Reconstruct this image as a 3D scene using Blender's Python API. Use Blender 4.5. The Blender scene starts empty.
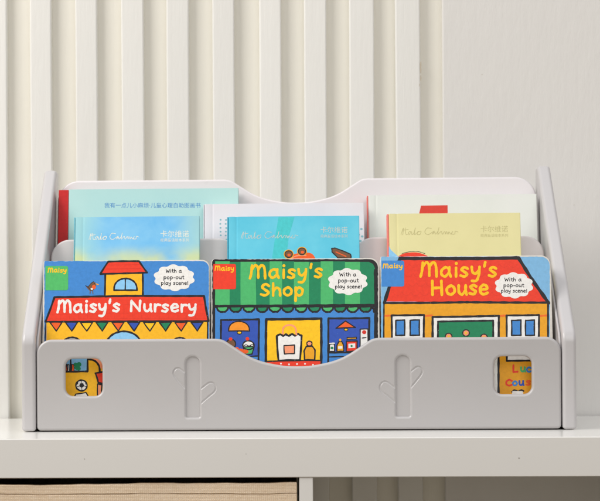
import bpy, bmesh, math, random
from mathutils import Vector, Matrix
from mathutils.geometry import tessellate_polygon

R = random.Random(7)
C = bpy.context.scene.collection
SC = bpy.context.scene

# ------------------------------------------------------------------ camera
F, CX, CH, YAW, ROLL, SX, SY = 1818.0, -0.0052, 0.1221, 0.0337, -0.0063, -68.73, -69.75
r0 = Vector((math.cos(YAW), math.sin(YAW), 0)); v0 = Vector((-math.sin(YAW), math.cos(YAW), 0)); u0 = Vector((0, 0, 1))
cr, sr = math.cos(ROLL), math.sin(ROLL)
rr = cr * r0 + sr * u0
uu = cr * u0 - sr * r0
CAM = Vector((CX, -2.0, CH))
cam = bpy.data.cameras.new('camera'); co = bpy.data.objects.new('camera', cam); C.objects.link(co)
co.matrix_world = Matrix(((rr.x, uu.x, -v0.x, CAM.x), (rr.y, uu.y, -v0.y, CAM.y), (rr.z, uu.z, -v0.z, CAM.z), (0, 0, 0, 1)))
cam.sensor_width = 36; cam.lens = F * 36 / 600
cam.shift_x = -SX / 600; cam.shift_y = -SY / 600
cam.clip_start = 0.05; cam.clip_end = 60
cam.dof.use_dof = True; cam.dof.focus_distance = 2.03; cam.dof.aperture_fstop = 11
SC.camera = co

def ray(px, py):
    X = px - (300 + SX); Y = -(py - (250.5 - SY))
    return (rr * X + uu * Y + v0 * F).normalized()
def at(px, py, k=0.0, y0=0.0):
    """the point of the real plane  Y = y0 + k*Z  that the photograph shows at (px, py)"""
    d = ray(px, py)
    t = (y0 + k * CAM.z - CAM.y) / (d.y - k * d.z)
    return CAM + d * t

# ------------------------------------------------------------------ light
w = bpy.data.worlds.new('World'); SC.world = w; w.use_nodes = True
wt = w.node_tree; bg = wt.nodes['Background']; bg.inputs[1].default_value = 0.60
_tc = wt.nodes.new('ShaderNodeTexCoord'); _sp = wt.nodes.new('ShaderNodeSeparateXYZ'); _rp = wt.nodes.new('ShaderNodeValToRGB')   # bright room above, darker floor below
wt.links.new(_tc.outputs['Generated'], _sp.inputs[0]); wt.links.new(_sp.outputs['Z'], _rp.inputs['Fac']); wt.links.new(_rp.outputs['Color'], bg.inputs['Color'])
_e = _rp.color_ramp.elements
_e[0].position = 0.0; _e[0].color = (0.28, 0.205, 0.125, 1)
_e[1].position = 0.12; _e[1].color = (0.62, 0.60, 0.58, 1)
_n = _e.new(1.0); _n.color = (1.72, 1.76, 1.84, 1)
def area(name, loc, target, sx, sy, power, col=(1, 0.97, 0.93)):
    l = bpy.data.lights.new(name, 'AREA'); l.shape = 'RECTANGLE'; l.size = sx; l.size_y = sy; l.energy = power; l.color = col
    o = bpy.data.objects.new(name, l); C.objects.link(o); o.location = loc
    o.rotation_euler = (Vector(target) - Vector(loc)).to_track_quat('-Z', 'Y').to_euler()
    return o
area('key_softbox', (-1.9, -0.95, 1.75), (0, 0.15, 0.15), 1.4, 1.4, 43)
area('fill_softbox', (1.0, -2.4, 1.5), (0, 0.1, 0.15), 1.6, 1.6, 13, (1, 0.985, 0.97))
SC.view_settings.view_transform = 'Standard'; SC.view_settings.look = 'None'
SC.view_settings.exposure = 0.30; SC.view_settings.gamma = 1.0
SC.cycles.max_bounces = 10; SC.cycles.diffuse_bounces = 6

# ------------------------------------------------------------------ materials
def lin(c):
    return tuple(((x / 255) / 12.92 if x / 255 <= 0.04045 else ((x / 255 + 0.055) / 1.055) ** 2.4) for x in c) + (1,)
class NT:
    def __init__(s, name):
        s.m = bpy.data.materials.new(name); s.m.use_nodes = True; s.t = s.m.node_tree
        s.b = s.t.nodes['Principled BSDF']
        s.tc = s.t.nodes.new('ShaderNodeTexCoord')
    def n(s, kind, **kw):
        o = s.t.nodes.new(kind)
        for k, v in kw.items(): setattr(o, k, v)
        return o
    def l(s, a, b): s.t.links.new(a, b)
    def noise(s, scale, detail=3, rough=0.5, stretch=None, dist=0):
        o = s.n('ShaderNodeTexNoise'); o.inputs['Scale'].default_value = scale; o.inputs['Detail'].default_value = detail
        o.inputs['Roughness'].default_value = rough; o.inputs['Distortion'].default_value = dist
        if stretch:
            mp = s.n('ShaderNodeMapping'); mp.inputs['Scale'].default_value = stretch
            s.l(s.tc.outputs['Object'], mp.inputs['Vector']); s.l(mp.outputs['Vector'], o.inputs['Vector'])
        else: s.l(s.tc.outputs['Object'], o.inputs['Vector'])
        return o.outputs['Fac']
    def ramp(s, fac, stops):
        o = s.n('ShaderNodeValToRGB'); e = o.color_ramp.elements
        while len(e) < len(stops): e.new(0.5)
        for i, (p, c) in enumerate(stops): e[i].position = p; e[i].color = c
        s.l(fac, o.inputs['Fac']); return o.outputs['Color']
    def mix(s, fac, a, b, mode='MIX'):
        o = s.n('ShaderNodeMix', data_type='RGBA', blend_type=mode)
        for i, x in ((0, fac), (6, a), (7, b)):
            if hasattr(x, 'is_output'): s.l(x, o.inputs[i])
            else: o.inputs[i].default_value = x
        return o.outputs[2]
    def bump(s, h, strength, dist):
        o = s.n('ShaderNodeBump'); o.inputs['Strength'].default_value = strength; o.inputs['Distance'].default_value = dist
        s.l(h, o.inputs['Height']); s.l(o.outputs['Normal'], s.b.inputs['Normal'])
def scale(c, f): return (c[0] * f, c[1] * f, c[2] * f, 1)

MATS = {}
def printed(name, rgb, wear=0.0, var=0.10, rough=0.45, spec=0.28):
    """ink on coated board: a little uneven, a few rubbed-off specks"""
    if name in MATS: return MATS[name]
    t = NT(name); c = lin(rgb)
    a = t.noise(260, 4, 0.65); b = t.noise(45, 3)
    col = t.mix(t.ramp(a, [(0.3, (0, 0, 0, 1)), (0.7, (1, 1, 1, 1))]), scale(c, 1 - var), scale(c, 1 + var * .8))
    col = t.mix(t.ramp(b, [(0.35, (0, 0, 0, 1)), (0.7, (1, 1, 1, 1))]), col, t.mix(0.3, col, scale(c, 1 + var)))
    w1 = t.noise(520, 2, 0.6); lo = 0.765 - wear * 0.14
    col = t.mix(t.ramp(w1, [(lo, (0, 0, 0, 1)), (lo + 0.04, (1, 1, 1, 1))]), col, t.mix(0.6, col, lin((225, 222, 215))))
    t.l(col, t.b.inputs['Base Color'])
    t.b.inputs['Roughness'].default_value = rough; t.b.inputs['Specular IOR Level'].default_value = spec
    t.bump(t.noise(700, 2), 0.08, 0.0004)
    MATS[name] = t.m; return t.m
def plastic(name, rgb, rough=0.36):
    t = NT(name); c = lin(rgb)
    col = t.mix(t.noise(9, 4, 0.6), scale(c, 0.965), scale(c, 1.03))
    sm = t.noise(60, 5, 0.7)
    col = t.mix(t.ramp(sm, [(0.66, (0, 0, 0, 1)), (0.8, (1, 1, 1, 1))]), col, scale(c, 0.93))
    t.l(col, t.b.inputs['Base Color'])
    rg = t.n('ShaderNodeMapRange'); rg.inputs['To Min'].default_value = rough - .06; rg.inputs['To Max'].default_value = rough + .10
    t.l(t.noise(24, 5, 0.65), rg.inputs['Value']); t.l(rg.outputs['Result'], t.b.inputs['Roughness'])
    t.b.inputs['Coat Weight'].default_value = .35; t.b.inputs['Coat Roughness'].default_value = .14
    t.bump(t.noise(900, 2), 0.06, 0.0005)
    return t.m
def paint(name, rgb, rough=0.5, grain=(1, 1, 1), bump=0.25, dirt=0.06, bs=70, vary=False):
    t = NT(name); c = lin(rgb)
    n1 = t.noise(5, 5, 0.6, grain)
    col = t.mix(n1, scale(c, 1 - dirt), scale(c, 1 + dirt * .5))
    sp = t.noise(38, 3, 0.5)
    col = t.mix(t.ramp(sp, [(0.74, (0, 0, 0, 1)), (0.80, (1, 1, 1, 1))]), col, t.mix(0.35, col, scale(c, 0.75)))
    if vary:
        oi = t.n('ShaderNodeObjectInfo'); hv = t.n('ShaderNodeMapRange'); hv.inputs['To Min'].default_value = .955; hv.inputs['To Max'].default_value = 1.0
        t.l(oi.outputs['Random'], hv.inputs['Value']); vm = t.n('ShaderNodeVectorMath', operation='SCALE'); t.l(col, vm.inputs[0]); t.l(hv.outputs['Result'], vm.inputs['Scale']); col = vm.outputs[0]
    t.l(col, t.b.inputs['Base Color']); t.b.inputs['Roughness'].default_value = rough
    t.bump(t.noise(bs, 6, 0.6, grain), bump, 0.002)
    return t.m

PL_FRONT = plastic('warm_grey_plastic', (178, 175, 174))
PL_SIDE = plastic('pale_grey_plastic', (187, 184, 184))
PL_POCKET = plastic('light_tinted_pocket_plastic', (212, 204, 202))  # paler, pinkish look of the lit pocket panels is put into this colour
PL_BACK = plastic('off_white_plastic', (217, 212, 213))
WALL_SLAT = paint('cream_painted_batten', (236, 235, 230), 0.45, (3, 3, .35), 0.22, 0.04, 70, True)
WALL_BACK = paint('shade_tinted_cream_backing', (235, 232, 221), 0.5, (3, 3, .5), 0.22, 0.05, 60)  # creamier than the battens: shading and bounced light in the gaps, painted in
WALL_FLAT = paint('off_white_painted_panel', (224, 222, 218), 0.5, (1.8, 1.8, .45), 0.26, 0.03, 75)
CAB = paint('white_foil_board', (224, 222, 217), 0.22, (.4, 1, 1), 0.02, 0.02, 30)
CARD = printed('bare_grey_board', (214, 210, 202), 0.5, 0.12, 0.7)
PAGES = printed('paper_edges', (222, 216, 204), 0.0, 0.15, 0.8)

INK = dict(blue=(66, 136, 208), sky=(126, 182, 222), pale=(140, 200, 240), red=(236, 62, 38), deepred=(214, 50, 34), brick=(226, 58, 38), yellow=(247, 186, 34), amber=(236, 165, 32),
           black=(34, 33, 36), white=(238, 236, 231), green=(82, 186, 104), dgreen=(28, 132, 88), lgreen=(76, 182, 108), navy=(50, 84, 178),
           peach=(246, 156, 116), orange=(246, 150, 40), brown=(120, 84, 58), tyellow=(250, 196, 26), grey=(150, 150, 150), vermil=(240, 96, 36), rule=(240, 112, 36))
def ink(n):
    if n == 'black': return printed('ink_black', INK[n], 0.42, 0.25, 0.42)
    return printed('ink_' + n, INK[n], 0.12)

# ------------------------------------------------------------------ helpers
def tag(o, label=None, cat=None, group=None, kind=None):
    if label: o['label'] = label
    if cat: o['category'] = cat
    if group: o['group'] = group
    if kind: o['kind'] = kind
    return o
def empty(name, loc=(0, 0, 0), rot=(0, 0, 0)):
    o = bpy.data.objects.new(name, None); C.objects.link(o); o.location = loc; o.rotation_euler = rot; o.empty_display_size = .02
    return o
def link(name, me, mats, parent=None, sharp=35):
    for m in (mats if isinstance(mats, (list, tuple)) else [mats]): me.materials.append(m)
    o = bpy.data.objects.new(name, me); C.objects.link(o); o.parent = parent
    if sharp: weighted(me, sharp + 12)
    return o
def weighted(me, ang):
    """corner normals averaged by face area among neighbours within ang: flat faces stay flat, bevels roll"""
    me.polygons.foreach_set('use_smooth', [True] * len(me.polygons))
    by = [[] for _ in me.vertices]
    for p in me.polygons:
        for v in p.vertices: by[v].append(p.index)
    N = [p.normal.copy() for p in me.polygons]; A = [p.area for p in me.polygons]; ca = math.cos(math.radians(ang)); out = []
    for p in me.polygons:
        for v in p.vertices:
            n = Vector((0, 0, 0))
            for q in by[v]:
                if N[p.index].dot(N[q]) > ca: n += N[q] * A[q]
            out.append(n.normalized() if n.length > 1e-15 else N[p.index])
    me.normals_split_custom_set(out)
def rounded(pts, rad, seg=7):
    out = []; n = len(pts)
    for i in range(n):
        p = Vector(pts[i]); a = Vector(pts[i - 1]) - p; b = Vector(pts[(i + 1) % n]) - p
        r = rad[i] if isinstance(rad, (list, tuple)) else rad
        if r <= 0: out.append(p); continue
        ang = a.angle(b); d = min(r / math.tan(ang / 2), a.length * .499, b.length * .499); r2 = d * math.tan(ang / 2)
        a.normalize(); b.normalize(); c = p + (a + b).normalized() * (r2 / math.sin(ang / 2))
        s = p + a * d - c; e = p + b * d - c; tot = s.angle_signed(e)
        for k in range(seg + 1):
            th = -tot * k / seg; v = Vector((s.x * math.cos(th) - s.y * math.sin(th), s.x * math.sin(th) + s.y * math.cos(th)))
            out.append(c + v)
    return out
def catmull(pts, n=6, closed=False):
    P = [Vector(p) for p in pts]; out = []
    m = len(P)
    if m < 3 and not closed: return [P[0].lerp(P[-1], i / n) for i in range(n + 1)]
    for i in range(m if closed else m - 1):
        g = lambda j: P[j % m] if closed else P[max(0, min(m - 1, j))]
        a, b, c, d = g(i - 1), g(i), g(i + 1), g(i + 2)
        for k in range(n):
            t = k / n
            out.append(0.5 * ((2 * b) + (c - a) * t + (2 * a - 5 * b + 4 * c - d) * t * t + (3 * b - 3 * c + d - a) * t ** 3))
    if not closed: out.append(P[-1])
    return out
def plate_mesh(name, loops, thick, bevel, mapf, res=3):
    cu = bpy.data.curves.new(name, 'CURVE'); cu.dimensions = '2D'; cu.fill_mode = 'BOTH'
    cu.extrude = thick / 2 - bevel; cu.bevel_depth = bevel; cu.bevel_resolution = res; cu.offset = -bevel
    for lp in loops:
        s = cu.splines.new('POLY'); s.points.add(len(lp) - 1); s.use_cyclic_u = True
        for i, p in enumerate(lp): s.points[i].co = (p[0], p[1], 0, 1)
    o = bpy.data.objects.new('tmp', cu); C.objects.link(o)
    bpy.context.view_layer.update()
    me = bpy.data.meshes.new_from_object(o.evaluated_get(bpy.context.evaluated_depsgraph_get())); me.materials.clear()
    bpy.data.objects.remove(o); bpy.data.curves.remove(cu)
    bm = bmesh.new(); bm.from_mesh(me); bmesh.ops.remove_doubles(bm, verts=bm.verts, dist=1e-6)
    for v in bm.verts: v.co = Vector(mapf(v.co.x, v.co.y, v.co.z))
    bmesh.ops.recalc_face_normals(bm, faces=bm.faces); bm.to_mesh(me); bm.free(); me.name = name
    return me
def box_bm(bm, a, b, bev=0.0, seg=2):
    x0, y0, z0 = a; x1, y1, z1 = b
    r = bmesh.ops.create_cube(bm, size=1)
    for v in r['verts']: v.co = Vector(((x0 + x1) / 2 + v.co.x * (x1 - x0), (y0 + y1) / 2 + v.co.y * (y1 - y0), (z0 + z1) / 2 + v.co.z * (z1 - z0)))
    if bev: bmesh.ops.bevel(bm, geom=list({e for v in r['verts'] for e in v.link_edges}), offset=bev, segments=seg, affect='EDGES', profile=.5)
def box(name, a, b, mat, parent=None, bev=0.0, seg=2):
    bm = bmesh.new(); box_bm(bm, a, b, bev, seg); me = bpy.data.meshes.new(name); bm.to_mesh(me); bm.free()
    return link(name, me, mat, parent)

# ------------------------------------------------------------------ wall behind
YW, SD = 0.2955, 0.0115                      # backing face, batten depth
wall = tag(empty('wall', (0, YW, -0.45)), 'cream painted wall with vertical battens and a flat panel behind the rack', 'wall', kind='structure')
def wl(a, b): return (a[0], a[1] - YW, a[2] + .45), (b[0], b[1] - YW, b[2] + .45)
box('backing_board', *wl((-1.1, YW, -.45), (at(443.5, 200, 0, YW - SD).x + .02, YW + .02, 1.1)), WALL_BACK, wall)
slx = [(31, 52.5), (76, 98), (122, 144.5), (167.5, 190), (213.5, 235.5), (260, 282), (305, 327.5), (350, 375), (396.5, 421.5)]
sl = [(at(a, 200, 0, YW - SD).x, at(b, 200, 0, YW - SD).x) for a, b in slx]
per = sl[1][0] - sl[0][0]
for k in range(1, 9): sl.insert(0, (sl[0][0] - per, sl[0][0] - per + .0275))
for i, (a, b) in enumerate(sl):
    bm = bmesh.new(); p, q = wl((a, YW - SD, -.45), (b, YW - .0005, 1.1)); box_bm(bm, p, q, .0022, 3)
    bmesh.ops.subdivide_edges(bm, edges=[e for e in bm.edges if abs(e.verts[0].co.z - e.verts[1].co.z) > .5], cuts=40)
    ph = R.uniform(0, 9)
    for v in bm.verts: v.co.x += .0003 * math.sin(v.co.z * 11 + ph) + R.uniform(-.00008, .00008)
    me = bpy.data.meshes.new('batten'); bm.to_mesh(me); bm.free(); link('batten', me, WALL_SLAT, wall)
bm = bmesh.new(); p, q = wl((at(443.5, 200, 0, YW - SD).x, YW - SD, -.45), (1.3, YW + .02, 1.1)); box_bm(bm, p, q, .0016, 3)
me = bpy.data.meshes.new('flat_panel'); bm.to_mesh(me); bm.free(); link('flat_panel', me, WALL_FLAT, wall)

CHIP = paint('bare_filler', (196, 184, 164), .8, (1, 1, 1), .3, .1, 200)
for px, py, w_, h_ in ((420.6, 67, 1.0, 7), (420.8, 78, .8, 4), (419.6, 85, .5, 2), (482, 74.5, .5, .45), (574, 205, .5, .4)):
    p = at(px, py, 0, YW - SD - .0002); n = 14; bm = bmesh.new()
    vs = [bm.verts.new((p.x + w_ * .00126 * math.cos(a) * R.uniform(.4, 1), YW - SD - .0002 - YW, p.z + h_ * .00126 * math.sin(a) * R.uniform(.6, 1) + .45)) for a in [2 * math.pi * i / n for i in range(n)]]
    bm.faces.new(vs); me = bpy.data.meshes.new('paint_chip'); bm.to_mesh(me); bm.free(); link('paint_chip', me, CHIP, wall, 0)
# ------------------------------------------------------------------ cabinet under the rack
YF, TS = -0.1199, 0.0408
cab = tag(empty('cabinet', (0, 0.07, -0.42)), 'white open cube cabinet with thick glossy top under the book rack', 'cabinet')
def cb(a, b): return (a[0], a[1] - .07, a[2] + .42), (b[0], b[1] - .07, b[2] + .42)
xd0, xd1 = at(299.3, 490, 0, YF).x, at(313, 490, 0, YF).x
box('top_board', *cb((xd0 - .385, YF, -TS), (xd1 + .439, .279, 0)), CAB, cab, .0009)
box('divider', *cb((xd0, YF + .0012, -.379), (xd1, .276, -TS)), CAB, cab, .0006)
box('side_panel', *cb((xd0 - .384, YF + .0012, -.379), (xd0 - .346, .276, -TS)), CAB, cab, .0006)
box('side_panel', *cb((xd1 + .40, YF + .0012, -.379), (xd1 + .438, .276, -TS)), CAB, cab, .0006)
box('bottom_board', *cb((xd0 - .385, YF, -.42), (xd1 + .439, .279, -.379)), CAB, cab, .0009)

SCUFF = printed('dark_scuff', (146, 138, 128), 0, .1, .8)
def scuff(px, py, w_, h_):
    p = at(px, py, 0, YF); bm = bmesh.new(); n = 9
    vs = [bm.verts.new((p.x + w_ * math.cos(a) * R.uniform(.5, 1), YF - .00012 - .07, p.z + h_ * math.sin(a) * R.uniform(.5, 1) + .42)) for a in [2 * math.pi * i / n for i in range(n)]]
    bm.faces.new(vs); me = bpy.data.meshes.new('scuff'); bm.to_mesh(me); bm.free(); link('scuff', me, SCUFF, cab, 0)
scuff(519, 458, .0011, .0008); scuff(84.5, 459, .0008, .0006); scuff(246, 454, .0005, .0005)
# woven storage basket in the left cube
def weave():
    t = NT('woven_beige_cloth')
    def wv(sc, ax):
        o = t.n('ShaderNodeTexWave', wave_type='BANDS', bands_direction=ax); o.inputs['Scale'].default_value = sc
        o.inputs['Distortion'].default_value = 2.2; o.inputs['Detail'].default_value = 3; o.inputs['Detail Scale'].default_value = 6
        t.l(t.tc.outputs['Object'], o.inputs['Vector']); return o.outputs['Fac']
    a = wv(150, 'X'); b = wv(210, 'Z')
    m = t.n('ShaderNodeMath', operation='MULTIPLY'); t.l(a, m.inputs[0]); t.l(b, m.inputs[1])
    fine = t.noise(170, 4, .7, (1, 1, 2.2))
    col = t.mix(m.outputs[0], lin((226, 202, 172)), lin((248, 232, 212)))
    col = t.mix(t.ramp(fine, [(.35, (0, 0, 0, 1)), (.65, (1, 1, 1, 1))]), t.mix(.5, col, lin((214, 186, 150))), col)
    t.l(col, t.b.inputs['Base Color']); t.b.inputs['Roughness'].default_value = .85
    t.bump(m.outputs[0], .5, .001); return t.m
WV = weave()
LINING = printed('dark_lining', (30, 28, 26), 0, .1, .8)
bx0, bx1, byf, bzt = xd0 - .343, xd0 - .0025, YF + .004, at(150, 484, 0, YF + .004).z
bk = tag(empty('storage_basket', ((bx0 + bx1) / 2, .06, -.379)), 'beige woven cloth storage basket in the left cube of the white cabinet', 'basket')
o3 = Vector((-(bx0 + bx1) / 2, -.06, .379))
def bb(a, b): return Vector(a) + o3, Vector(b) + o3
seam = at(150, 494, 0, byf).z
def soft_panel(name, a, b, wob):
    bm = bmesh.new(); p, q = bb(a, b); box_bm(bm, p, q, .0009, 3)
    bmesh.ops.subdivide_edges(bm, edges=[e for e in bm.edges if abs(e.verts[0].co.x - e.verts[1].co.x) > .1], cuts=60)
    for v in bm.verts:
        v.co.z += wob * (math.sin(v.co.x * 31 + 1) + .6 * math.sin(v.co.x * 83) + .35 * math.sin(v.co.x * 210)) + (v.co.x * .006 if name == 'rim_band' and v.co.z > bzt + .379 - .004 else 0) ; v.co.y += .0006 * math.sin(v.co.x * 47)
    me = bpy.data.meshes.new(name); bm.to_mesh(me); bm.free(); return link(name, me, WV, bk)
soft_panel('front_panel', (bx0, byf, -.378), (bx1, byf + .008, seam - .0001), .0004)
soft_panel('rim_band', (bx0, byf - .0005, seam + .0001), (bx1, byf + .0095, bzt), .0004)
for x0, x1 in ((bx0, bx0 + .006), (bx1 - .006, bx1)): box('side_panel', *bb((x0, byf + .0098, -.378), (x1, .25, bzt - .004)), WV, bk, .001)
box('back_panel', *bb((bx0 + .0062, .243, -.378), (bx1 - .0062, .25, bzt - .004)), WV, bk, .001)
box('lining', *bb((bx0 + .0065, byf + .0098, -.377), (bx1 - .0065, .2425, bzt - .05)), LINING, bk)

# ------------------------------------------------------------------ the rack
K = 0.17                                   # lean of books and panels, metres back per metre up
HW, HO, TZ = 0.2889, 0.3049, 0.3047        # inner and outer half width, height of the side panels
rack = tag(empty('book_rack', (0, .1, 0)), 'pale grey plastic three tier book rack holding nine picture books', 'book rack')
def rk(x, y, z): return (x, y - .1, z)
PX = 0.0011
DIP = [(82, 0), (74, -1.6), (64, -8), (49, -17.5), (34, -23.5), (14, -27.5), (0, -28.2)]
def panel_outline(hw, h, rad, sx=1.0, sd=1.0):
    dip = catmull([(-x * PX * sx, y * PX * sd) for x, y in DIP], 5)
    dip = dip + [Vector((-p.x, p.y)) for p in reversed(dip[:-1])]
    base = rounded([(-hw, .0012), (hw, .0012), (hw, h), (-hw, h)], [.0045, .0045, rad, rad], 9)
    out = []; done = False
    for i, p in enumerate(base):
        out.append(p)
        nx = base[(i + 1) % len(base)]
        if not done and abs(p.y - h) < 1e-5 and p.x > 0 and nx.x < 0:
            out += [Vector((-q.x, h + q.y)) for q in dip]; done = True
    return out
# front panel: two hand windows, two tree shaped recesses
def fx(px): return (px - 299) * PX
def fz(py): return (431 - py) * PX
FH = 0.1019
loops = [panel_outline(HW - .0006, FH, .0165)]
for s in (-1, 1):
    cx = s * 214.5 * PX
    loops.append(rounded([(cx - .0205, fz(395.3)), (cx - .0205, fz(357.7)), (cx + .0205, fz(357.7)), (cx + .0205, fz(395.3))], .0088, 9))
    tx = s * 105 * PX
    loops.append(rounded([(tx - .0074, fz(417)), (tx - .0074, fz(356.5)), (tx + .0074, fz(356.5)), (tx + .0074, fz(417))], [.0016, .0071, .0071, .0016], 8))
fm = plate_mesh('front_panel', loops, .0084, .0030, lambda x, y, z: rk(x, .0042 - z, y), 5)
fp = link('front_panel', fm, PL_FRONT, rack)
# grooves that draw the branches, cut into the panel
bmg = bmesh.new()
def tube(bm, pts, r, n=8, y=0.0):
    P = [Vector((p[0], p[1])) for p in pts]; rings = []
    for i, p in enumerate(P):
        d = (P[min(i + 1, len(P) - 1)] - P[max(i - 1, 0)]).normalized(); nn = Vector((-d.y, d.x))
        rings.append([bm.verts.new(rk(p.x + nn.x * r * math.cos(a), y + r * math.sin(a), p.y + nn.y * r * math.cos(a))) for a in [2 * math.pi * (k + .5) / n for k in range(n)]])
    for a, b in zip(rings, rings[1:]):
        for k in range(n): bm.faces.new((a[k], a[(k + 1) % n], b[(k + 1) % n], b[k]))
    bm.faces.new(list(reversed(rings[0]))); bm.faces.new(rings[-1])
for s in (-1, 1):                          # mirrored pair
    for pts in ([(-11, 371.5), (-13.5, 368), (-17, 368.3), (-19.2, 371.5), (-18, 375.5), (-13, 382), (-7.5, 388.5)],
                [(7.5, 389), (12, 385.5), (16.5, 382.5), (20.5, 383), (23, 387), (21.5, 391.5), (15, 397), (7.5, 403.5)]):
        if pts[0][0] == -11: pts[0] = (-7.5, 372.5)
        q = catmull([((-105 + x) * PX, fz(y)) for x, y in pts], 6)
        q = [Vector((p.x if s < 0 else -p.x, p.y)) for p in q]
        tube(bmg, q, .0017, 12, -.0009)
bmesh.ops.recalc_face_normals(bmg, faces=bmg.faces)
gm = bpy.data.meshes.new('groove'); bmg.to_mesh(gm); bmg.free()
go = bpy.data.objects.new('groove', gm); C.objects.link(go); go.location = rack.location
md = fp.modifiers.new('cut', 'BOOLEAN'); md.object = go; md.operation = 'DIFFERENCE'; md.solver = 'EXACT'
bpy.context.view_layer.update()
nm = bpy.data.meshes.new_from_object(fp.evaluated_get(bpy.context.evaluated_depsgraph_get()))
fp.modifiers.clear(); fp.data = nm; nm.name = 'front_panel'
weighted(nm, 34)
bpy.data.objects.remove(go)
for s in (-1, 1):
    box('tree_recess', rk(s * 105 * PX - .0088, .0024, fz(419)), rk(s * 105 * PX + .0088, .0066, fz(355)), PL_FRONT, fp)
# leaning panels
def lean_panel(name, y0, h, rad, mat, sx=1.0, sd=1.0, t=.006):
    me = plate_mesh(name, [panel_outline(HW - .0006, h, rad, sx, sd)], t, .0022, lambda x, y, z: rk(x, y0 + t / 2 - z + K * (y + .009), y + .009), 3)
    return link(name, me, mat, rack)
lean_panel('pocket_panel', .040, .135, .02, PL_POCKET)
lean_panel('pocket_panel', .092, at(400, 237, K, .092).z - .009, .022, PL_POCKET)
lean_panel('back_panel', .145, at(300, 178.8, K, .145).z - .009, .026, PL_BACK, .96, .93)
box('base_tray', rk(-HW + .0008, .0085, .0015), rk(HW - .0008, .2, .0075), PL_SIDE, rack, .001)
# side panels
prof = rounded([(-.0015, .0005), (.222, .0005), (.212, TZ), (.1935, TZ), (-.0015, .1035)], [.003, .004, .006, .004, .02], 8)
prof2 = rounded([(.006, .008), (.17, .008), (.17, .19), (.092, .19), (.006, .100)], [.002, .002, .002, .008, .02], 8)
for s in (-1, 1):
    t = HO - HW - .0005
    me = plate_mesh('side_panel', [prof], t, .0042, lambda x, y, z: rk(s * (HW + .0005 + t / 2) + z, x, y), 4)
    so = link('side_panel', me, PL_SIDE, rack, 30)
    me = plate_mesh('inner_rib', [prof2], .0028, .0012, lambda x, y, z: rk(s * (HW - .0009) + z, x, y), 3)
    link('inner_rib', me, PL_SIDE, so, 30)

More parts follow.
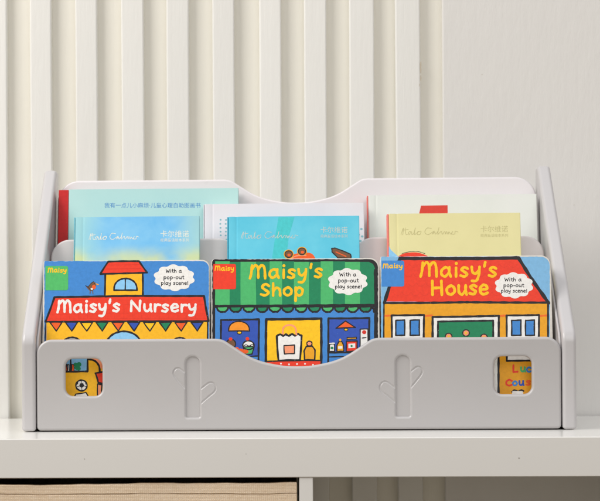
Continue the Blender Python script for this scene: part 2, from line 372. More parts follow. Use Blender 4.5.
# ------------------------------------------------------------------ printing on the books
class Art:
    """flat ink shapes lying on a book's front board, one mesh per part"""
    def __init__(s, root, k, y0):
        s.root, s.k, s.y0 = root, k, y0; s.lay = 0; s.inv = None; s.sub = 0
        s.V, s.Fc, s.Mi, s.mats = [], [], [], []
        s.M = (Matrix.Translation(root.location) @ root.rotation_euler.to_matrix().to_4x4()).inverted()
    def layer(s, n): s.lay = n; return s
    def loc(s, px, py):
        p = s.M @ at(px, py, s.k, s.y0); return p
    def mi(s, m):
        if m not in s.mats: s.mats.append(m)
        return s.mats.index(m)
    def lift(s):
        s.sub = (s.sub + 1) % 5
        return -(1.5e-5 + s.lay * 2.2e-5 + s.sub * 3e-6)
    def fill(s, pts, m):
        m = ink(m) if isinstance(m, str) else m; k = s.mi(m); z = s.lift(); b = len(s.V)
        for p in pts: q = s.loc(p[0], p[1]); s.V.append((q.x, z, q.z))
        tri = tessellate_polygon([[Vector((p[0], p[1], 0)) for p in pts]])
        for t in tri:
            a, c, d = (s.V[b + i] for i in t)
            cr_ = (c[0] - a[0]) * (d[2] - a[2]) - (c[2] - a[2]) * (d[0] - a[0])
            s.Fc.append([b + i for i in (t if cr_ > 0 else reversed(t))]); s.Mi.append(k)
    def stroke(s, pts, wd, m, smooth=True, wob=0.12, closed=False, n=6, taper=1.0):
        m = ink(m) if isinstance(m, str) else m; k = s.mi(m); z = s.lift()
        if closed: P = catmull(pts, n, True) if smooth else [Vector(p) for p in pts]; P.append(P[0].copy())
        else: P = catmull(pts, n) if smooth else [Vector(p) for p in pts]
        if not smooth:
            Q = []
            for a, c in zip(P, P[1:]):
                st = max(1, int((c - a).length / 4)); Q += [a.lerp(c, i / st) for i in range(st)]
            P = Q + [P[-1]]
        N = len(P); ph = R.uniform(0, 6); b0 = len(s.V); prev = None
        for i, p in enumerate(P):
            d = P[min(i + 1, N - 1)] - P[max(i - 1, 0)]
            if closed and i in (0, N - 1): d = P[1] - P[-2]
            d.normalize(); nn = Vector((-d.y, d.x)); wl_ = wd / 2 * (1 + wob * math.sin(i * 1.3 + ph) + wob * R.uniform(-.5, .5))
            if closed and i == N - 1: wl_ = w0
            if i == 0: w0 = wl_
            for sg in (1, -1):
                q = s.loc(p.x + nn.x * wl_ * sg, p.y + nn.y * wl_ * sg); s.V.append((q.x, z - i * 2e-7, q.z))
            if i: s.Fc.append([b0 + 2 * i - 2, b0 + 2 * i - 1, b0 + 2 * i + 1, b0 + 2 * i]); s.Mi.append(k)
        if not closed:
            for i, sg in ((0, -1), (N - 1, 1)):
                d = (P[1] - P[0]) if i == 0 else (P[-1] - P[-2]); d.normalize(); nn = Vector((-d.y, d.x)); f = [b0 + 2 * i]
                for t in range(1, 6):
                    a = math.pi * t / 6; v = P[i] + (nn * math.cos(a) + d * sg * math.sin(a)) * wd / 2
                    q = s.loc(v.x, v.y); s.V.append((q.x, z - i * 2e-7, q.z)); f.append(len(s.V) - 1)
                f.append(b0 + 2 * i + 1)
                s.Fc.append(f if sg < 0 else f[::-1]); s.Mi.append(k)
    def shape(s, pts, m, edge=1.5, out='black', closed_smooth=False, n=6):
        """a filled form with a brushed outline"""
        if closed_smooth: s.fill(catmull(pts, n, True), m); s.lay += 1; s.stroke(pts, edge, out, True, .15, True, n)
        else: s.fill(pts, m); s.lay += 1; s.line(list(pts) + [pts[0]], edge, out)
        s.lay -= 1
    def arch(s, x0, x1, yb, yt, m, edge):
        arc = [((x0 + x1) / 2 - (x1 - x0) / 2 * math.cos(a), yb - (yb - yt) * math.sin(a) ** .8) for a in [math.pi * i / 14 for i in range(15)]]
        s.fill(arc, m); s.lay += 1; s.stroke(arc, edge, 'black', True, .15, n=3); s.line([arc[-1], arc[0]], edge, 'black'); s.lay -= 1
    def line(s, pts, wd, m):
        for a, c in zip(pts, pts[1:]):
            a, c = Vector(a), Vector(c); mid = a.lerp(c, .5) + Vector((R.uniform(-.25, .25), R.uniform(-.25, .25)))
            s.stroke([a, mid, c], wd, m, True, .12, n=max(3, int((c - a).length / 5)))
    def circ(s, x, y, rx, ry, m, edge=0, out='black'):
        pts = [(x + rx * math.cos(a), y + ry * math.sin(a)) for a in [2 * math.pi * i / 10 for i in range(10)]]
        if edge: s.shape(pts, m, edge, out, True, 3)
        else: s.fill(catmull(pts, 3, True), m)
    def text(s, word, x0, x1, base, xh, wd, m, slope=0.0, jit=.25):
        adv = [GL[c][0] for c in word]; tot = sum(adv); sx = (x1 - x0) / tot; x = x0
        base -= wd / 2; xh = max(xh - wd, xh * .45)
        for j, c in enumerate(word):
            oy = R.uniform(-jit, jit)
            col = m[j % len(m)] if isinstance(m, (list, tuple)) else m
            for stx in GL[c][1]:
                pts = [(x + px * sx * adv[j] / GL[c][0], base + oy - py * xh + (x - x0) * slope) for px, py in stx]
                if len(pts) == 1: s.circ(pts[0][0], pts[0][1], wd * .58, wd * .58, col)
                else: s.stroke(pts, wd, col, True, .10, n=5)
            x += adv[j] * sx
    def build(s, name):
        me = bpy.data.meshes.new(name); me.from_pydata(s.V, [], s.Fc)
        me.polygons.foreach_set('material_index', s.Mi)
        o = link(name, me, s.mats, s.root, 0); s.V, s.Fc, s.Mi, s.mats = [], [], [], []
        return o
# hand lettering: advance, strokes
GL = {
 'M': (1.45, [[(.0, .0), (.1, .6), (.16, 1.48)], [(.18, 1.1), (.42, 1.52), (.62, 1.2), (.64, .08)], [(.66, 1.05), (.9, 1.52), (1.12, 1.2), (1.18, .0)]]),
 'a': (.95, [[(.66, .85), (.4, 1.0), (.12, .7), (.1, .25), (.35, .02), (.62, .35)], [(.68, 1.0), (.66, .5), (.78, .02)]]),
 'i': (.5, [[(.22, .95), (.22, .02)], [(.24, 1.42)]]),
 's': (.8, [[(.58, .86), (.36, 1.0), (.12, .8), (.3, .55), (.54, .3), (.36, .02), (.06, .12)]]),
 'y': (.88, [[(.08, 1.0), (.14, .45), (.36, .28), (.6, .6)], [(.66, 1.0), (.6, .1), (.42, -.48), (.1, -.5)]]),
 "'": (.42, [[(.2, 1.55), (.14, 1.1)]]),
 'N': (1.2, [[(.1, .0), (.14, 1.42)], [(.14, 1.42), (.86, .04)], [(.86, .04), (.92, 1.45)]]),
 'u': (.92, [[(.1, 1.0), (.12, .3), (.36, .02), (.62, .4)], [(.66, 1.0), (.66, .4), (.74, .02)]]),
 'r': (.72, [[(.12, 1.0), (.14, .02)], [(.14, .6), (.34, .96), (.6, .9)]]),
 'e': (.88, [[(.1, .5), (.64, .6), (.56, .94), (.32, 1.0), (.08, .6), (.18, .12), (.42, .0), (.68, .16)]]),
 'S': (.95, [[(.72, 1.15), (.45, 1.38), (.14, 1.08), (.36, .72), (.68, .4), (.42, .02), (.06, .14)]]),
 'h': (.95, [[(.12, 1.5), (.12, .02)], [(.14, .6), (.42, .98), (.66, .7), (.7, .02)]]),
 'o': (.92, [[(.4, 1.0), (.1, .7), (.12, .22), (.4, .02), (.68, .3), (.66, .75), (.42, 1.0)]]),
 'p': (.95, [[(.14, 1.0), (.12, -.62)], [(.14, .6), (.4, 1.0), (.7, .7), (.62, .18), (.38, .02), (.14, .3)]]),
 'H': (1.2, [[(.12, 1.5), (.14, .0)], [(.84, 1.5), (.88, .0)], [(.14, .72), (.86, .78)]]),
 'L': (.95, [[(.14, 1.6), (.12, .04)], [(.12, .04), (.72, .1)]]),
 'C': (1.0, [[(.8, 1.1), (.5, 1.38), (.14, .95), (.14, .35), (.46, .02), (.8, .22)]]),
 'c': (.82, [[(.62, .82), (.38, 1.0), (.1, .65), (.16, .18), (.4, .0), (.66, .16)]]),
 'n': (.95, [[(.14, 1.0), (.12, .02)], [(.14, .6), (.42, .98), (.66, .7), (.7, .02)]]),
 'w': (1.15, [[(.06, 1.0), (.22, .04)], [(.22, .04), (.5, .8)], [(.5, .8), (.76, .04)], [(.76, .04), (.98, 1.0)]]),
 'W': (1.25, [[(.04, 1.4), (.26, .04)], [(.26, .04), (.56, 1.0)], [(.56, 1.0), (.86, .04)], [(.86, .04), (1.1, 1.4)]]),
 't': (.7, [[(.3, 1.4), (.3, .25), (.56, .04)], [(.06, 1.0), (.56, 1.02)]]),
 'l': (.45, [[(.2, 1.5), (.2, .02)]]),
 '-': (.7, [[(.1, .5), (.5, .5)]]),
 '!': (.45, [[(.2, 1.4), (.2, .45)], [(.2, .05)]]),
 ' ': (.6, []),
 # cursive for the foil signatures
}
def cloud(cx, cy, rx, ry, lobes=9, amp=.13, ph=.3):
    out = []
    for i in range(lobes * 6):
        a = 2 * math.pi * i / (lobes * 6); f = 1 - amp + amp * 1.5 * abs(math.sin(lobes * a / 2 + ph))
        out.append((cx + rx * f * math.cos(a), cy + ry * f * math.sin(a)))
    return out

# ------------------------------------------------------------------ books
def book_root(name, k, y0, pl, pr, ytop, zb=.0085):
    """root Empty at the front bottom edge of a book whose front board lies in Y = y0 + k*Z"""
    a = at(pl, ytop, k, y0); b = at(pr, ytop, k, y0)
    o = empty(name, ((a.x + b.x) / 2, y0 + k * zb, zb), (-math.atan(k), 0, 0))
    wd = b.x - a.x; h = ((a.z + b.z) / 2 - zb) * math.sqrt(1 + k * k)
    return o, wd, h
def slab(name, outline, y0, y1, mat, parent, bev=.0006):
    t = y1 - y0
    me = plate_mesh(name, [outline], t, min(bev, t * .45), lambda x, y, z: (x, (y0 + y1) / 2 - z, y), 2)
    return link(name, me, mat, parent, 40)
GB = 'picture books standing in the rack'
def board_book(pl, pr, ytop, label, rad_l, rad_r, cover_mat=None):
    root, wd, h = book_root('board_book', K, .0098, pl, pr, ytop)
    tag(root, label, 'book', GB)
    ol = rounded([(-wd / 2, 0), (wd / 2, 0), (wd / 2, h), (-wd / 2, h)], [.002, .008, rad_r, rad_l], 8)
    il = rounded([(-wd / 2 + .002, .001), (wd / 2 - .0012, .001), (wd / 2 - .0012, h - .001), (-wd / 2 + .002, h - .001)], [.001, .008, rad_r, .001], 8)
    slab('front_cover', ol, 0, .0022, CARD, root)
    slab('page_block', il, .0022, .0188, PAGES, root)
    slab('back_cover', ol, .0188, .021, CARD, root)
    sp = box('spine', (-wd / 2 - .0003, .0018, .002), (-wd / 2 + .0019, .0192, h - .003), CARD, root, .0004)
    return root, wd, h, Art(root, K, .0098)
def cover_ground(A, pl, pr, top, bot, m, rl, rr_, inset=.7):
    pts = rounded([(pl + inset, bot), (pr - inset, bot), (pr - inset, top + inset), (pl + inset, top + inset)], [0, 0, rr_, rl], 7)
    q = []
    for i, p in enumerate(pts):                      # rubbed, uneven edge
        nx = pts[(i + 1) % len(pts)]; n = max(1, int((nx - p).length / 2.2))
        q += [p.lerp(nx, j / n) + (Vector((R.uniform(-.28, .28), R.uniform(-.28, .28))) if j or n > 1 else Vector((0, 0))) for j in range(n)]
    A.layer(0).fill(q, m)
def speech(A, cx, cy, rx, ry, rows):
    A.layer(6).fill(cloud(cx, cy, rx * 1.05, ry * 1.03, 10, .10), 'white')
    for word, x0, x1, b, xh in rows: A.layer(7).text(word, x0, x1, b, xh + .1, .72, 'black', jit=.1)
    A.build('speech_cloud')
def badge(A, x0, y0, x1, y1, m, tx0, tx1, base):
    A.layer(6).fill(rounded([(x0, y1), (x1, y1), (x1, y0), (x0, y0)], [0.3, 2, 2, .3], 5), m)
    A.layer(7).text('Maisy', tx0, tx1, base, 3.9, 1.05, 'tyellow', jit=.2)
    A.build('badge')

# --- nursery
root, wd, h, A = board_book(43.6, 209.6, 260.4, 'board book with a blue cover, red roofed nursery, bunting and white title', .0015, .0085)
cover_ground(A, 43.6, 209.6, 260.4, 424, 'blue', 1, 7)
A.layer(1).fill([(46.5, 322), (207.5, 321), (207, 423), (45.5, 423)], 'yellow')
A.layer(2).fill([(54.5, 297), (204, 295.5), (208.3, 321), (45.5, 321.5)], 'red')
for j in range(5):
    y = 300.5 + j * 4.6; A.layer(3)
    A.stroke([(54 - j * 1.6, y), (120, y - .5), (204 + j * .8, y - .6)], .4, 'brick')
    for i in range(17): x = 56 + i * 9 + (j % 2) * 4.5; A.stroke([(x, y), (x, y + 4.2)], .35, 'brick')
A.layer(4).line([(45.6, 321.5), (54.5, 297.2), (128, 295.8), (204, 296), (208.5, 321)], 2.0, 'black')
A.line([(45.6, 321.8), (208.5, 321)], 1.7, 'black'); A.line([(46, 322), (45, 345)], 1, 'black'); A.line([(207.6, 322), (207.4, 400)], 1.3, 'black')
A.layer(2).shape([(105.3, 273), (142.6, 272.5), (142.8, 296), (104.8, 296.5)], 'yellow', 1.8)
A.layer(4).shape([(100.3, 274), (108.3, 261.6), (139, 261.2), (147, 272.6)], 'red', 1.8)
for y in (265, 269): A.layer(5).stroke([(106, y), (141, y - .3)], .45, 'deepred')
A.layer(4).arch(114, 137, 290.3, 278.5, 'pale', 1.7)
A.layer(6).line([(125.3, 278.6), (125.2, 290.3)], 1.3, 'black')
fl = ['vermil', 'navy', 'tyellow', 'dgreen', 'vermil', 'navy', 'tyellow', 'dgreen', 'vermil', 'navy']
for i, x in enumerate([56, 71.5, 86.5, 102, 118, 133.8, 149.6, 165.4, 181, 197]):
    A.layer(3).shape([(x - 6, 322.4), (x + 6, 322.2), (x + .3, 331)], fl[i], 1.25)
A.layer(3).arch(105.5, 142, 350, 331.4, 'pale', 1.9)
A.layer(3).arch(61, 83, 350, 337.3, 'grey', 1.7)
A.layer(3).arch(170, 190, 350, 337.6, 'grey', 1.5)
# what shows through the hand window: shelf with books and plant, toy ball, red bucket
A.layer(2).fill([(50, 352), (87.5, 352), (87.5, 371.5), (50, 372)], 'sky')
A.layer(3).line([(50, 372.3), (87.6, 371.4), (88, 352)], 1.9, 'black'); A.line([(70.4, 352), (70.6, 371)], 1.6, 'black')
for x0, x1, m in ((63, 66, 'navy'), (66.3, 67.6, 'vermil'), (67.8, 69.4, 'white'), (71.6, 74, 'vermil')): A.layer(5).shape([(x0, 371), (x1, 371), (x1 - .3, 364.5), (x0 + .3, 364.3)], m, .7)
for x, y, r_ in ((77, 367.5, 2.6), (79, 364.5, 2.4), (75.6, 364.6, 2), (78.8, 368.6, 2)): A.layer(3).circ(x, y, r_, r_, 'dgreen')
A.layer(4).circ(81.5, 385.5, 5.6, 5.4, 'white', 1.5)
A.layer(6).fill([(80, 383.4), (83.2, 383.2), (84.3, 386), (81.8, 388), (79.2, 386.2)], 'black'); A.fill([(76.6, 382.4), (78.4, 381.2), (78, 384), (76.4, 385)], 'black'); A.fill([(85, 381.8), (86.6, 384), (85.6, 384.8)], 'black'); A.fill([(77.6, 389.4), (79, 388.8), (80.2, 390.6)], 'black'); A.fill([(84.4, 389.6), (85.6, 388), (86, 388.8)], 'black')
A.stroke([(81.6, 383.2), (81.2, 380.4)], .6, 'black'); A.stroke([(79.2, 386.2), (77.2, 386.6)], .6, 'black'); A.stroke([(81.8, 388), (82, 390.6)], .6, 'black'); A.stroke([(84.3, 386), (86.4, 386.6)], .6, 'black')
A.layer(4).shape([(76, 394), (86, 392.5), (90, 400), (72, 400)], 'white', 1.2)
A.layer(4).shape([(95.4, 373.2), (106, 371), (104.5, 383.5), (98.3, 382.8)], 'red', 1.7)
A.layer(6).stroke([(89, 359.2), (95, 361), (99, 366), (99.8, 372.5)], 1.9, 'black'); A.layer(4).fill([(91, 352), (104, 352), (104, 370), (100.4, 368), (98.6, 363.4), (92.5, 359.3)], 'peach')
A.layer(4).shape([(97.6, 384), (102, 384.6), (101.5, 396), (97.5, 396)], 'peach', 1.3)
# robin
A.layer(4).fill(catmull([(85.6, 285.6), (88, 286.8), (91, 283.6), (93.4, 281.8), (95.9, 283.2), (96, 286), (94.6, 289), (91.6, 291), (88.6, 289.8)], 4, True), 'brown')
A.layer(5).circ(93.9, 287, 1.9, 2.2, 'vermil'); A.circ(91.8, 289, 1.2, 1, 'white')
A.layer(5).stroke([(86, 285.9), (88.4, 287.6), (91.5, 290.8)], .6, 'black'); A.stroke([(85.6, 285.4), (88, 286.6), (91, 283.4), (93.6, 281.6)], .6, 'black')
A.layer(6).circ(94.6, 283.4, .45, .45, 'black'); A.stroke([(96, 283.8), (98.2, 284.6)], .9, 'amber'); A.stroke([(90.3, 291), (90, 293.8)], .8, 'brown'); A.stroke([(92.6, 291), (93, 293.8)], .8, 'brown')
A.build('cover_print')
A.layer(6).text("Maisy's", 57.5, 121.5, 313.8, 10.2, 2.5, 'white', -.018); A.layer(6).text('Nursery', 130, 198, 312.6, 9.6, 2.4, 'white', .006)
A.build('title')
badge(A, 45.4, 266, 68.2, 290.3, 'green', 48, 67, 272.8)
speech(A, 174.2, 277.8, 19, 12.5, [('With a', 166, 182, 273, 3.0), ('pop-out', 163.5, 184.5, 279.4, 3.0), ('play scene!', 161, 188.6, 285.0, 2.9)])

# --- shop
root, wd, h, A = board_book(211.6, 378.6, 258.6, 'board book with a green striped shop awning and yellow title on its cover', .003, .0095)
cover_ground(A, 211.6, 378.6, 258.6, 424, 'black', 3, 8.5, .6)
bd = [214.6, 229.6, 240.6, 256, 269.6, 282, 294, 308.8, 320.6, 333, 345, 360, 375.2]
for i in range(12):
    m = 'lgreen' if i % 2 == 0 else 'dgreen'; x0, x1 = bd[i], bd[i + 1]; d0, d1 = R.uniform(-.6, .6), R.uniform(-.6, .6)
    top = 261.6 + R.uniform(-.3, .3)
    pts = [(x0, 305.5), (x1 + .2, 305.5), (x1 + d1 * .4, 283), (x1 + .1, top), (x0, top), (x0 + d0 * .3, 283)]
    if i == 11: pts = [(x0, 305.5), (x1 - .5, 305.5), (x1, 283), (x1 - .2, 268.5), (x1 - 2.2, 264), (x1 - 6.5, top), (x0, top)]
    A.layer(1).fill(pts, m)
A.layer(1).fill([(215.2, 308), (374.2, 307.5), (374.2, 423), (215, 423)], 'blue')
A.layer(3).line([(213.6, 306), (375.5, 305)], 2.2, 'black')
for i, x in enumerate([222.6, 235.7, 248.9, 262.2, 275, 287.8, 301, 314.6, 327.8, 340.2, 352.6, 365.6]):
    A.layer(2).shape([(x - 6, 306.6), (x + 6, 306.4), (x + 5, 309.6), (x + 2.4, 311.9), (x - 2, 312), (x - 5, 309.8)], 'lgreen' if i % 2 == 0 else 'dgreen', 1.9)
A.layer(3).stroke([(371.8, 307), (373.4, 309), (374, 312)], 2, 'black')
A.layer(2).shape([(221, 320), (259, 319.3), (258.4, 372), (221, 372)], 'navy', 2.0)
A.layer(4).arch(228.6, 249.4, 331, 321.4, 'orange', 1.2)
A.layer(3).circ(239.4, 332.6, 2.2, 1.5, 'tyellow', .9)
A.layer(3).line([(221, 357), (258, 356)], 1.4, 'black'); A.layer(2.5).fill([(222, 357.6), (258, 356.6), (258, 371), (222, 371)], 'blue')
A.layer(4).circ(231, 344, 4.6, 4.8, 'brown', 1.2); A.layer(6).circ(230.6, 339, 1.8, 1.7, 'red')
A.layer(4).circ(248.4, 345.2, 5.6, 4.4, 'white', 1.3); A.layer(4).shape([(243.4, 347), (254.2, 346.4), (252, 354), (245.4, 354.4)], 'lgreen', 1.2); A.layer(6).circ(247.4, 338.8, 1.8, 1.8, 'red')
A.stroke([(243.5, 346), (246, 344.8), (249, 346), (252, 344.6), (253.8, 345.6)], .8, 'black')
A.layer(6).circ(240.5, 351.2, 4.2, 2.6, 'vermil'); A.circ(245.6, 351.6, 3, 2, 'vermil'); A.circ(236.8, 348.6, 2, 1.6, 'vermil')
# middle window: yellow, with a white paper bag on a red spotted counter
A.layer(2).shape([(266.2, 319.4), (321.2, 318.6), (321, 372), (266, 372)], 'tyellow', 2.6)
A.layer(3).fill([(267, 361.4), (320.4, 360.4), (320.4, 372), (267, 372)], 'red'); A.layer(4).stroke([(267, 361.4), (294, 360.6), (320.4, 360.4)], 1.4, 'black')
for x, y in ((273, 365.5), (281, 363.6), (289, 364.4), (297, 364), (305, 363.8), (313, 364.8)): A.layer(5).circ(x, y, .9, .9, 'white')
A.layer(4).shape([(278.5, 360.6), (276.8, 336), (280, 334.4), (283, 336), (286, 334.2), (289, 336), (292, 334), (295, 335.8), (298, 333.8), (301.6, 335.6), (300, 360.2)], 'white', 2.0)
A.layer(5).stroke([(282.6, 335), (283.6, 327.5), (289.4, 325), (295, 327.4), (296.4, 334.6)], 1.8, 'peach')
A.layer(6).shape([(284, 345.6), (294.6, 345), (294.4, 353.6), (284.4, 354)], 'peach', 1.2)
A.layer(4).shape([(304.5, 360), (304, 351), (306.4, 346.4), (312, 346), (315, 350), (314.6, 360)], 'amber', 1.5); A.layer(6).circ(309.4, 343.6, 2.6, 2.4, 'peach', 1.2)
A.layer(2).shape([(328.4, 318.4), (369.4, 318), (369, 372), (328.2, 372)], 'navy', 2.0)
A.layer(4).shape([(336, 328.2), (345.4, 321), (355.4, 327.6)], 'vermil', 1.2); A.layer(3).circ(346, 329.6, 1.9, 1.3, 'tyellow', .8)
A.layer(2.5).fill([(329, 356), (368.6, 355), (368.6, 371), (329, 371)], 'blue'); A.layer(4).line([(328.6, 352.8), (369, 352)], 1.6, 'black'); A.line([(328.6, 357), (369, 356.2)], 1.3, 'black')
A.layer(3).fill([(329, 353.4), (368.6, 352.6), (368.6, 356), (329, 356.6)], 'blue')
A.layer(4).shape([(329.4, 351.6), (334.6, 351.4), (334.4, 344), (329.8, 344.2)], 'white', 1.1); A.layer(6).circ(332, 348, 1.5, 1.4, 'dgreen'); A.stroke([(329.8, 343.4), (334.4, 343.2)], 1.2, 'white')
A.layer(4).shape([(337, 351.6), (343.6, 351.2), (343.4, 345), (341.6, 341.4), (338.9, 341.6), (337, 345.2)], 'amber', 1.2); A.layer(6).circ(340.2, 340, 1.1, 1.4, 'amber'); A.fill([(338.2, 348.8), (342.4, 348.6), (342.4, 346), (338.2, 346.2)], 'white')
A.layer(4).shape([(346.2, 351.6), (357.4, 351), (357.2, 341), (346.4, 341.2)], 'red', 1.3); A.layer(5).shape([(347, 339.4), (356.6, 339), (356.4, 337.2), (347.2, 337.6)], 'amber', 1.0); A.layer(6).fill([(348.4, 348.2), (355.2, 347.8), (355.2, 343.4), (348.4, 343.8)], 'white'); A.layer(7).circ(351.6, 346, 1.1, 1.1, 'dgreen')
A.layer(4).shape([(360, 350), (368, 350), (368, 329), (360.2, 329.2)], 'white', 1.2); A.layer(6).circ(364.2, 332.2, 2.1, 2.0, 'deepred'); A.stroke([(362.2, 338), (366, 337.6)], 1.1, 'black')
A.layer(5).line([(214.4, 262), (214, 372)], 1.6, 'black'); A.line([(375.2, 270), (375.6, 300), (375.2, 372)], 2.6, 'black')
A.build('cover_print')
A.layer(6).text("Maisy's", 250, 324.5, 279.6, 11.2, 2.6, 'tyellow', -.012); A.layer(6).text('Shop', 260.4, 305.5, 296.8, 10.8, 2.6, 'tyellow', 0)
A.build('title')
badge(A, 213.3, 264, 236, 289.2, 'red', 215, 234.5, 271)
speech(A, 347.8, 281.6, 18.4, 12.6, [('With a', 339.5, 356.5, 276.6, 3.0), ('pop-out', 338, 359, 282.6, 3.0), ('play scene!', 335, 362, 288.6, 2.9)])

# --- house
root, wd, h, A = board_book(380.4, 550.4, 256.0, 'board book with a red roofed orange house and yellow title on its cover', .0015, .0105)
cover_ground(A, 380.4, 550.4, 256.0, 424, 'sky', 1, 9)
A.layer(1).fill([(384, 302), (547.6, 301), (547.2, 423), (383.6, 423)], 'amber')
A.layer(1).fill([(384.5, 301.5), (399.6, 258), (518.6, 257.2), (548.4, 302)], 'red')
for j in range(4):                                   # faint scalloped tiles
    for i in range(16):
        x = 396 + i * 9 + (j % 2) * 4.5 - j; y = 264 + j * 9.4
        if 400 - (y - 258) * .35 < x - 4 and x + 5 < 519 + (y - 258) * .66: A.layer(2).stroke([(x - 4.3, y), (x - 2.6, y + 2.4), (x, y + 3.4), (x + 2.6, y + 2.4), (x + 4.3, y)], .5, 'brick')
A.layer(3).line([(384.4, 302.6), (391, 281.5), (400, 258.4), (458, 258.6), (518.4, 257.8), (533, 281), (548.6, 303)], 3.4, 'black')
A.line([(384, 303), (466, 302.2), (548.2, 302.6)], 2.3, 'black'); A.line([(384, 303), (383.6, 420)], 1.5, 'black'); A.line([(548, 303), (547.6, 420)], 1.9, 'black')
for a, b in ((384.5, 391), (425, 432), (499.6, 506.4), (540, 547)): A.layer(2).stroke([(a, 316), (b, 315.4)], 2.0, 'rule')
for x0, px_ in ((391.6, ((395.8, 404.6), (410.2, 419.4))), (506.6, ((511.6, 521), (525.6, 534.4)))):
    A.layer(3).shape([(x0, 315.4), (x0 + 32.4, 315), (x0 + 32.2, 360.4), (x0 + .2, 360.8)], 'white', 2.0)
    for a, b in px_:
        A.layer(5).shape([(a, 320.4), (b, 320), (b, 335.2), (a, 335.4)], 'blue', 1.5); A.layer(5).shape([(a, 340.4), (b, 340), (b, 355.2), (a, 355.4)], 'blue', 1.5)
A.layer(3).shape([(432.6, 317), (498.8, 315.8), (498.6, 423), (432.4, 423)], 'white', 2.2)
A.layer(5).shape([(438, 321.6), (493.2, 320.6), (493.2, 423), (437.8, 423)], 'dgreen', 1.9)
for x, y in ((448.6, 336.5), (466, 333), (484, 337.4)):
    A.layer(7).stroke([(x, y + 4), (x + .5, y + 24)], 1.3, 'lgreen'); A.layer(8).circ(x, y, 3.3, 3.2, 'peach', 1.1); A.layer(10).circ(x, y, 1.1, 1.1, 'tyellow')
for i, (c, x) in enumerate(zip('Lucy', (512.4, 520.4, 526.2, 532))): A.layer(4).text(c, x, x + (6.8 if c == 'L' else 6), 373.0 - i * .2, 6.4 if c != 'L' else 6.2, 1.9, ['red', 'lgreen', 'blue', 'red'][i])
for i, (c, x) in enumerate(zip('Cousins', (505.4, 512.4, 518.8, 525.8, 531.4, 535, 540.6))): A.layer(4).text(c, x, x + (8 if c == 'C' else (3 if c == 'i' else 6)), 386.6 - i * .2, 6.2, 1.9, ['red', 'blue', 'navy', 'vermil', 'lgreen', 'red', 'blue'][i])
A.layer(4).stroke([(512, 392), (514.5, 390), (518, 391.4), (521, 390), (523.6, 391)], 1.6, 'black'); A.fill([(512.4, 391), (523, 391), (524, 404), (511, 404)], 'white')
A.build('cover_print')
A.layer(6).text("Maisy's", 420.6, 499, 278.0, 12.0, 2.7, 'tyellow', -.004); A.layer(6).text('House', 430.8, 490, 296.2, 12.0, 2.8, 'tyellow', -.008)
A.build('title')
badge(A, 381.6, 260.6, 404.2, 286.6, 'blue', 383, 403, 268.6)
speech(A, 514.0, 285.4, 17.8, 12.2, [('With a', 504.6, 521.8, 281.6, 3.0), ('pop-out', 503.4, 524.4, 287.4, 3.0), ('play scene!', 501, 527.4, 292.8, 2.9)])

# --- hardcovers of the two rear tiers
def cjk(A, s, x0, x1, base, mat, name, parent):
    cu = bpy.data.curves.new('t', 'FONT'); cu.body = s; cu.size = 1; o = bpy.data.objects.new('t', cu); C.objects.link(o)
    bpy.context.view_layer.update()
    me = bpy.data.meshes.new_from_object(o.evaluated_get(bpy.context.evaluated_depsgraph_get())); bpy.data.objects.remove(o); me.materials.clear()
    xs = [v.co.x for v in me.vertices]; a, b = min(xs), max(xs); f = (x1 - x0) / (b - a)
    for v in me.vertices:
        q = A.loc(x0 + (v.co.x - a) * f, base - v.co.y * f); v.co = (q.x, -6e-5, q.z)
    me.name = name
    bm = bmesh.new(); bm.from_mesh(me)
    for fc in bm.faces:
        fc.normal_update()
        if fc.normal.y > 0: fc.normal_flip()
    bm.to_mesh(me); bm.free()
    return link(name, me, mat, parent, 0)
def hardcover(y0, pl, pr, ytop, label, cover, spine, hinge=True, thick=.011, spine_w=0.0):
    """case binding: boards with a hinge groove beside the spine, page block set in from the boards"""
    root, wd, h = book_root('hardcover_book', K, y0, pl, pr, ytop)
    tag(root, label, 'book', GB)
    pts = [(-wd / 2, .0014), (-wd / 2 + .0012, 0), (-wd / 2 + .0072, 0), (-wd / 2 + .0086, .0008), (-wd / 2 + .0104, .0008), (-wd / 2 + .0118, 0), (wd / 2 - .0006, 0), (wd / 2, .0006), (wd / 2, .0022), (-wd / 2, .0022)]
    if not hinge: pts = [pts[0], pts[1]] + pts[6:]
    bm = bmesh.new(); lo = [bm.verts.new((x, y, 0)) for x, y in pts]; hi = [bm.verts.new((x, y, h)) for x, y in pts]; n = len(pts)
    for i in range(n): bm.faces.new((lo[i], lo[(i + 1) % n], hi[(i + 1) % n], hi[i]))
    bm.faces.new(lo[::-1]); bm.faces.new(hi); bmesh.ops.recalc_face_normals(bm, faces=bm.faces)
    me = bpy.data.meshes.new('front_cover'); bm.to_mesh(me); bm.free(); link('front_cover', me, cover, root, 25)
    box('page_block', (-wd / 2 + .0015, .0022, .003), (wd / 2 - .003, thick - .0022, h - .003), PAGES, root)
    box('back_cover', (-wd / 2, thick - .0022, 0), (wd / 2, thick, h), cover, root, .0005)
    box('spine', (-wd / 2 - .0014 - spine_w, .0004, .0003), (-wd / 2 - .0001, thick - .0002, h - .0003), spine, root, .0004)
    return root, wd, h, Art(root, K, y0)
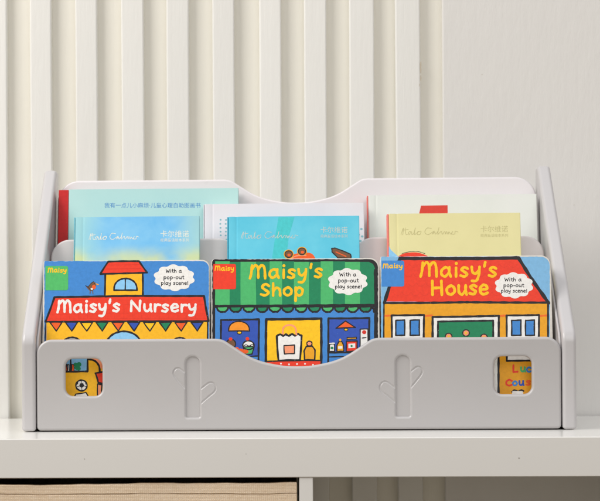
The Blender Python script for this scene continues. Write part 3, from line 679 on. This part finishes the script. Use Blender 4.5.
def watercolour():
    t = NT('watercolour_cover')
    g = t.n('ShaderNodeSeparateXYZ'); t.l(t.tc.outputs['Object'], g.inputs[0])
    def rng(out, a, b):
        r = t.n('ShaderNodeMapRange'); r.interpolation_type = 'SMOOTHSTEP'; r.inputs['From Min'].default_value = a; r.inputs['From Max'].default_value = b; t.l(out, r.inputs['Value']); return r.outputs['Result']
    def mul(a, b):
        m = t.n('ShaderNodeMath', operation='MULTIPLY'); m.use_clamp = True
        for i, x in ((0, a), (1, b)):
            if hasattr(x, 'is_output'): t.l(x, m.inputs[i])
            else: m.inputs[i].default_value = x
        return m.outputs[0]
    # blue wash across the middle, pale green at both sides, yellow pools low down
    n1 = t.noise(26, 4, .55, dist=.5)
    col = t.mix(t.ramp(n1, [(.3, (0, 0, 0, 1)), (.7, (1, 1, 1, 1))]), lin((104, 184, 236)), lin((140, 204, 240)))
    col = t.mix(mul(rng(g.outputs['X'], -.03, -.07), .7), col, lin((172, 222, 214)))
    col = t.mix(mul(rng(g.outputs['X'], .035, .078), .7), col, lin((176, 218, 206)))
    n2 = t.ramp(t.noise(19, 3, .5), [(.36, (0, 0, 0, 1)), (.58, (1, 1, 1, 1))])
    col = t.mix(mul(mul(rng(g.outputs['Z'], .208, .188), n2), .72), col, lin((222, 224, 140)))
    t.l(col, t.b.inputs['Base Color']); t.b.inputs['Roughness'].default_value = .5; t.b.inputs['Specular IOR Level'].default_value = .3; t.bump(t.noise(420, 2), .08, .0004); return t.m
def tex_cover(name, rgb, rgb2, sc=12):
    t = NT(name); a = t.noise(sc, 4, .6)
    col = t.mix(t.ramp(a, [(.35, (0, 0, 0, 1)), (.68, (1, 1, 1, 1))]), lin(rgb), lin(rgb2))
    t.l(col, t.b.inputs['Base Color']); t.b.inputs['Roughness'].default_value = .5; t.b.inputs['Specular IOR Level'].default_value = .3; t.bump(t.noise(420, 2), .08, .0004); return t.m
FOIL_PALE = printed('pale_foil_lettering', (232, 234, 222), 0, .1, .35)
FOIL = printed('silver_foil_lettering', (196, 206, 200), 0, .15, .35)
EMB = printed('blind_stamped_lettering', (196, 188, 132), 0, .1, .45)
SIG = [[(0, .1), (.5, 1.6), (.4, .3), (.3, .05)], [(.9, 1.6), (1.0, .2), (1.4, .1)], [(.5, 1.1), (1.5, 1.25)],
       [(2.1, .8), (1.6, .6), (1.7, .05), (2.2, .7), (2.3, .05), (2.7, .4), (3.0, 1.6), (2.8, .1), (3.2, .3), (3.7, .85), (3.4, .1), (4.0, .1), (4.2, .8), (3.7, .7)],
       [(6.4, 1.4), (5.5, 1.5), (5.0, .6), (5.6, .0), (6.4, .4), (7.0, .8), (6.6, .1), (7.1, .6), (7.2, .1), (7.7, .6), (8.0, 1.6), (7.7, .1), (8.2, .5), (8.5, .7), (8.7, .05), (9.2, .7), (9.4, .1), (9.6, .65), (9.9, .05), (10.1, .6), (10.5, .05), (10.9, .7), (10.6, .1), (11.3, .1), (11.4, .7), (12, .5)]]
def signature(A, x0, x1, base, hgt, m, wd=.52):
    for stx in SIG: A.layer(3).stroke([(x0 + x / 12 * (x1 - x0), base - y * hgt / 1.6 - (x - 6) * .06) for x, y in stx], wd, m, True, .25, n=6)
    A.build('signature')
Y2, Y3 = .0735, .1275
# middle tier
TEALSP = printed('ink_teal_cloth', (120, 190, 205), .2); CYAN = tex_cover('cyan_painted_cover', (84, 194, 222), (112, 208, 230), 16)
root, wd, h, A = hardcover(Y2, 75.2, 199.6, 216.6, 'slim hardcover with a blue and yellow watercolour cover and silver signature', watercolour(), TEALSP)
signature(A, 89, 139, 239.5, 6.5, FOIL_PALE)
cjk(A, '卡尔维诺', 160.5, 189, 236.6, FOIL_PALE, 'author_name', root); cjk(A, '经典童话绘本系列', 160.5, 189, 241.4, FOIL_PALE, 'series_line', root)
root, wd, h, A = hardcover(Y2, 228.4, 359.2, 216.2, 'slim hardcover with a plain cyan cover and the top of an orange toy', CYAN, printed('ink_teal_spine', (62, 160, 186), .2))
A.layer(1).fill([(278.6, 216.9), (294.5, 216.9), (289, 236), (285.5, 262), (271.5, 262), (275, 238)], printed('ink_turquoise', (74, 200, 204), .1))
A.layer(2).fill(catmull([(286, 264), (288, 257.6), (293, 254.6), (300, 252.8), (308, 252.6), (313.4, 255), (318, 264)], 4), 'vermil')
A.layer(3).stroke([(291, 258.4), (297, 255.8), (306, 255.4)], 1.0, 'peach')
for x, y in ((288.7, 254.2), (302.0, 251.4)): A.layer(3).circ(x, y, 5.0, 4.7, 'amber'); A.layer(4).circ(x, y, 4.2, 3.9, 'black'); A.layer(5).circ(x, y, 3.3, 3.0, 'brown'); A.layer(6).circ(x + .4, y + .8, 1.7, 1.4, 'vermil')
A.layer(3).shape([(331.6, 248.4), (335, 248), (350.6, 254.2), (351, 258.6), (338, 258), (332, 252)], 'brown', 1.1); A.layer(5).stroke([(336, 252), (346, 256.4)], 1.0, 'vermil')
A.build('cover_print')
signature(A, 241, 298, 238.5, 7, FOIL)
cjk(A, '卡尔维诺', 320.6, 347.5, 232.4, FOIL, 'author_name', root); cjk(A, '经典童话绘本系列', 320.6, 347.5, 237.4, FOIL, 'series_line', root)
YEL = tex_cover('pale_yellow_cover', (222, 215, 158), (230, 223, 166), 10)
root, wd, h, A = hardcover(Y2, 388.6, 520.2, 213.2, 'slim hardcover with a pale yellow cover and blind stamped signature', YEL, printed('ink_pink_spine', (238, 130, 120), .1), spine_w=.0008)
A.layer(1).fill([(388.9, 246), (391, 250), (396, 254.6), (404, 262), (388.9, 262)], 'pale')
A.layer(2).fill(catmull([(395, 262), (399, 256), (406, 253), (416, 252.4), (424, 254.4), (430, 258), (433, 264), (414, 266)], 4, True), 'red'); A.layer(3).stroke([(402, 253.6), (410, 251.6), (418, 251.6), (425, 253.6)], .5, 'black')
A.build('cover_print')
signature(A, 401, 458, 234.6, 7, EMB)
cjk(A, '卡尔维诺', 480.6, 508, 231.6, EMB, 'author_name', root); cjk(A, '经典童话绘本系列', 480.6, 508, 236.6, EMB, 'series_line', root)
# rear tier
TEAL = tex_cover('pale_teal_cover', (172, 214, 212), (184, 221, 217), 7)
root, wd, h, A = hardcover(Y3, 68.6, 238.4, 188.8, 'wide hardcover with a pale teal cover, blue line of text and red spine', TEAL, printed('red_cloth', (196, 36, 36), 0, .1), False, .012, .0105)
cjk(A, '我有一点儿小麻烦·儿童心理自助图画书', 104.5, 200.5, 207.4, printed('ink_text_blue', (52, 128, 196), 0), 'title', root)
DOT = printed('ink_teal_dots', (134, 182, 190), 0)
WHT = tex_cover('lilac_white_cover', (222, 217, 222), (230, 226, 229), 9)
root, wd, h, A = hardcover(Y3 - .0135, 204.6, 364.0, 203.4, 'wide hardcover with a lilac white cover and small teal dots at its edges', WHT, printed('ink_grey_white_spine', (206, 204, 208), 0))
for i in range(10):
    for x in (220.4, 226): A.layer(1).circ(x + R.uniform(-.4, .4), 220 + i * 3.9 + R.uniform(-.3, .3), .95, .85, DOT)
A.build('dot_border')
for x, y in ((361.4, 229), (358.6, 234.6), (362.2, 236.4), (360.4, 241), (358.4, 246), (362, 249)): A.circ(x, y, 1.3, 1.1, DOT)
A.build('dot_border')
WGR = tex_cover('greenish_white_cover', (222, 226, 220), (229, 231, 226), 9)
root, wd, h, A = hardcover(Y3, 368.0, 536.6, 194.6, 'wide hardcover with a greenish white cover and one red slanted flag', WGR, printed('ink_rose_spine', (236, 120, 112), 0), True, .012)
A.layer(1).fill([(418, 222), (419, 214), (421, 205.6), (447.6, 205.2), (447.8, 222)], printed('ink_brick_red', (214, 62, 46), .1))
A.build('cover_print')
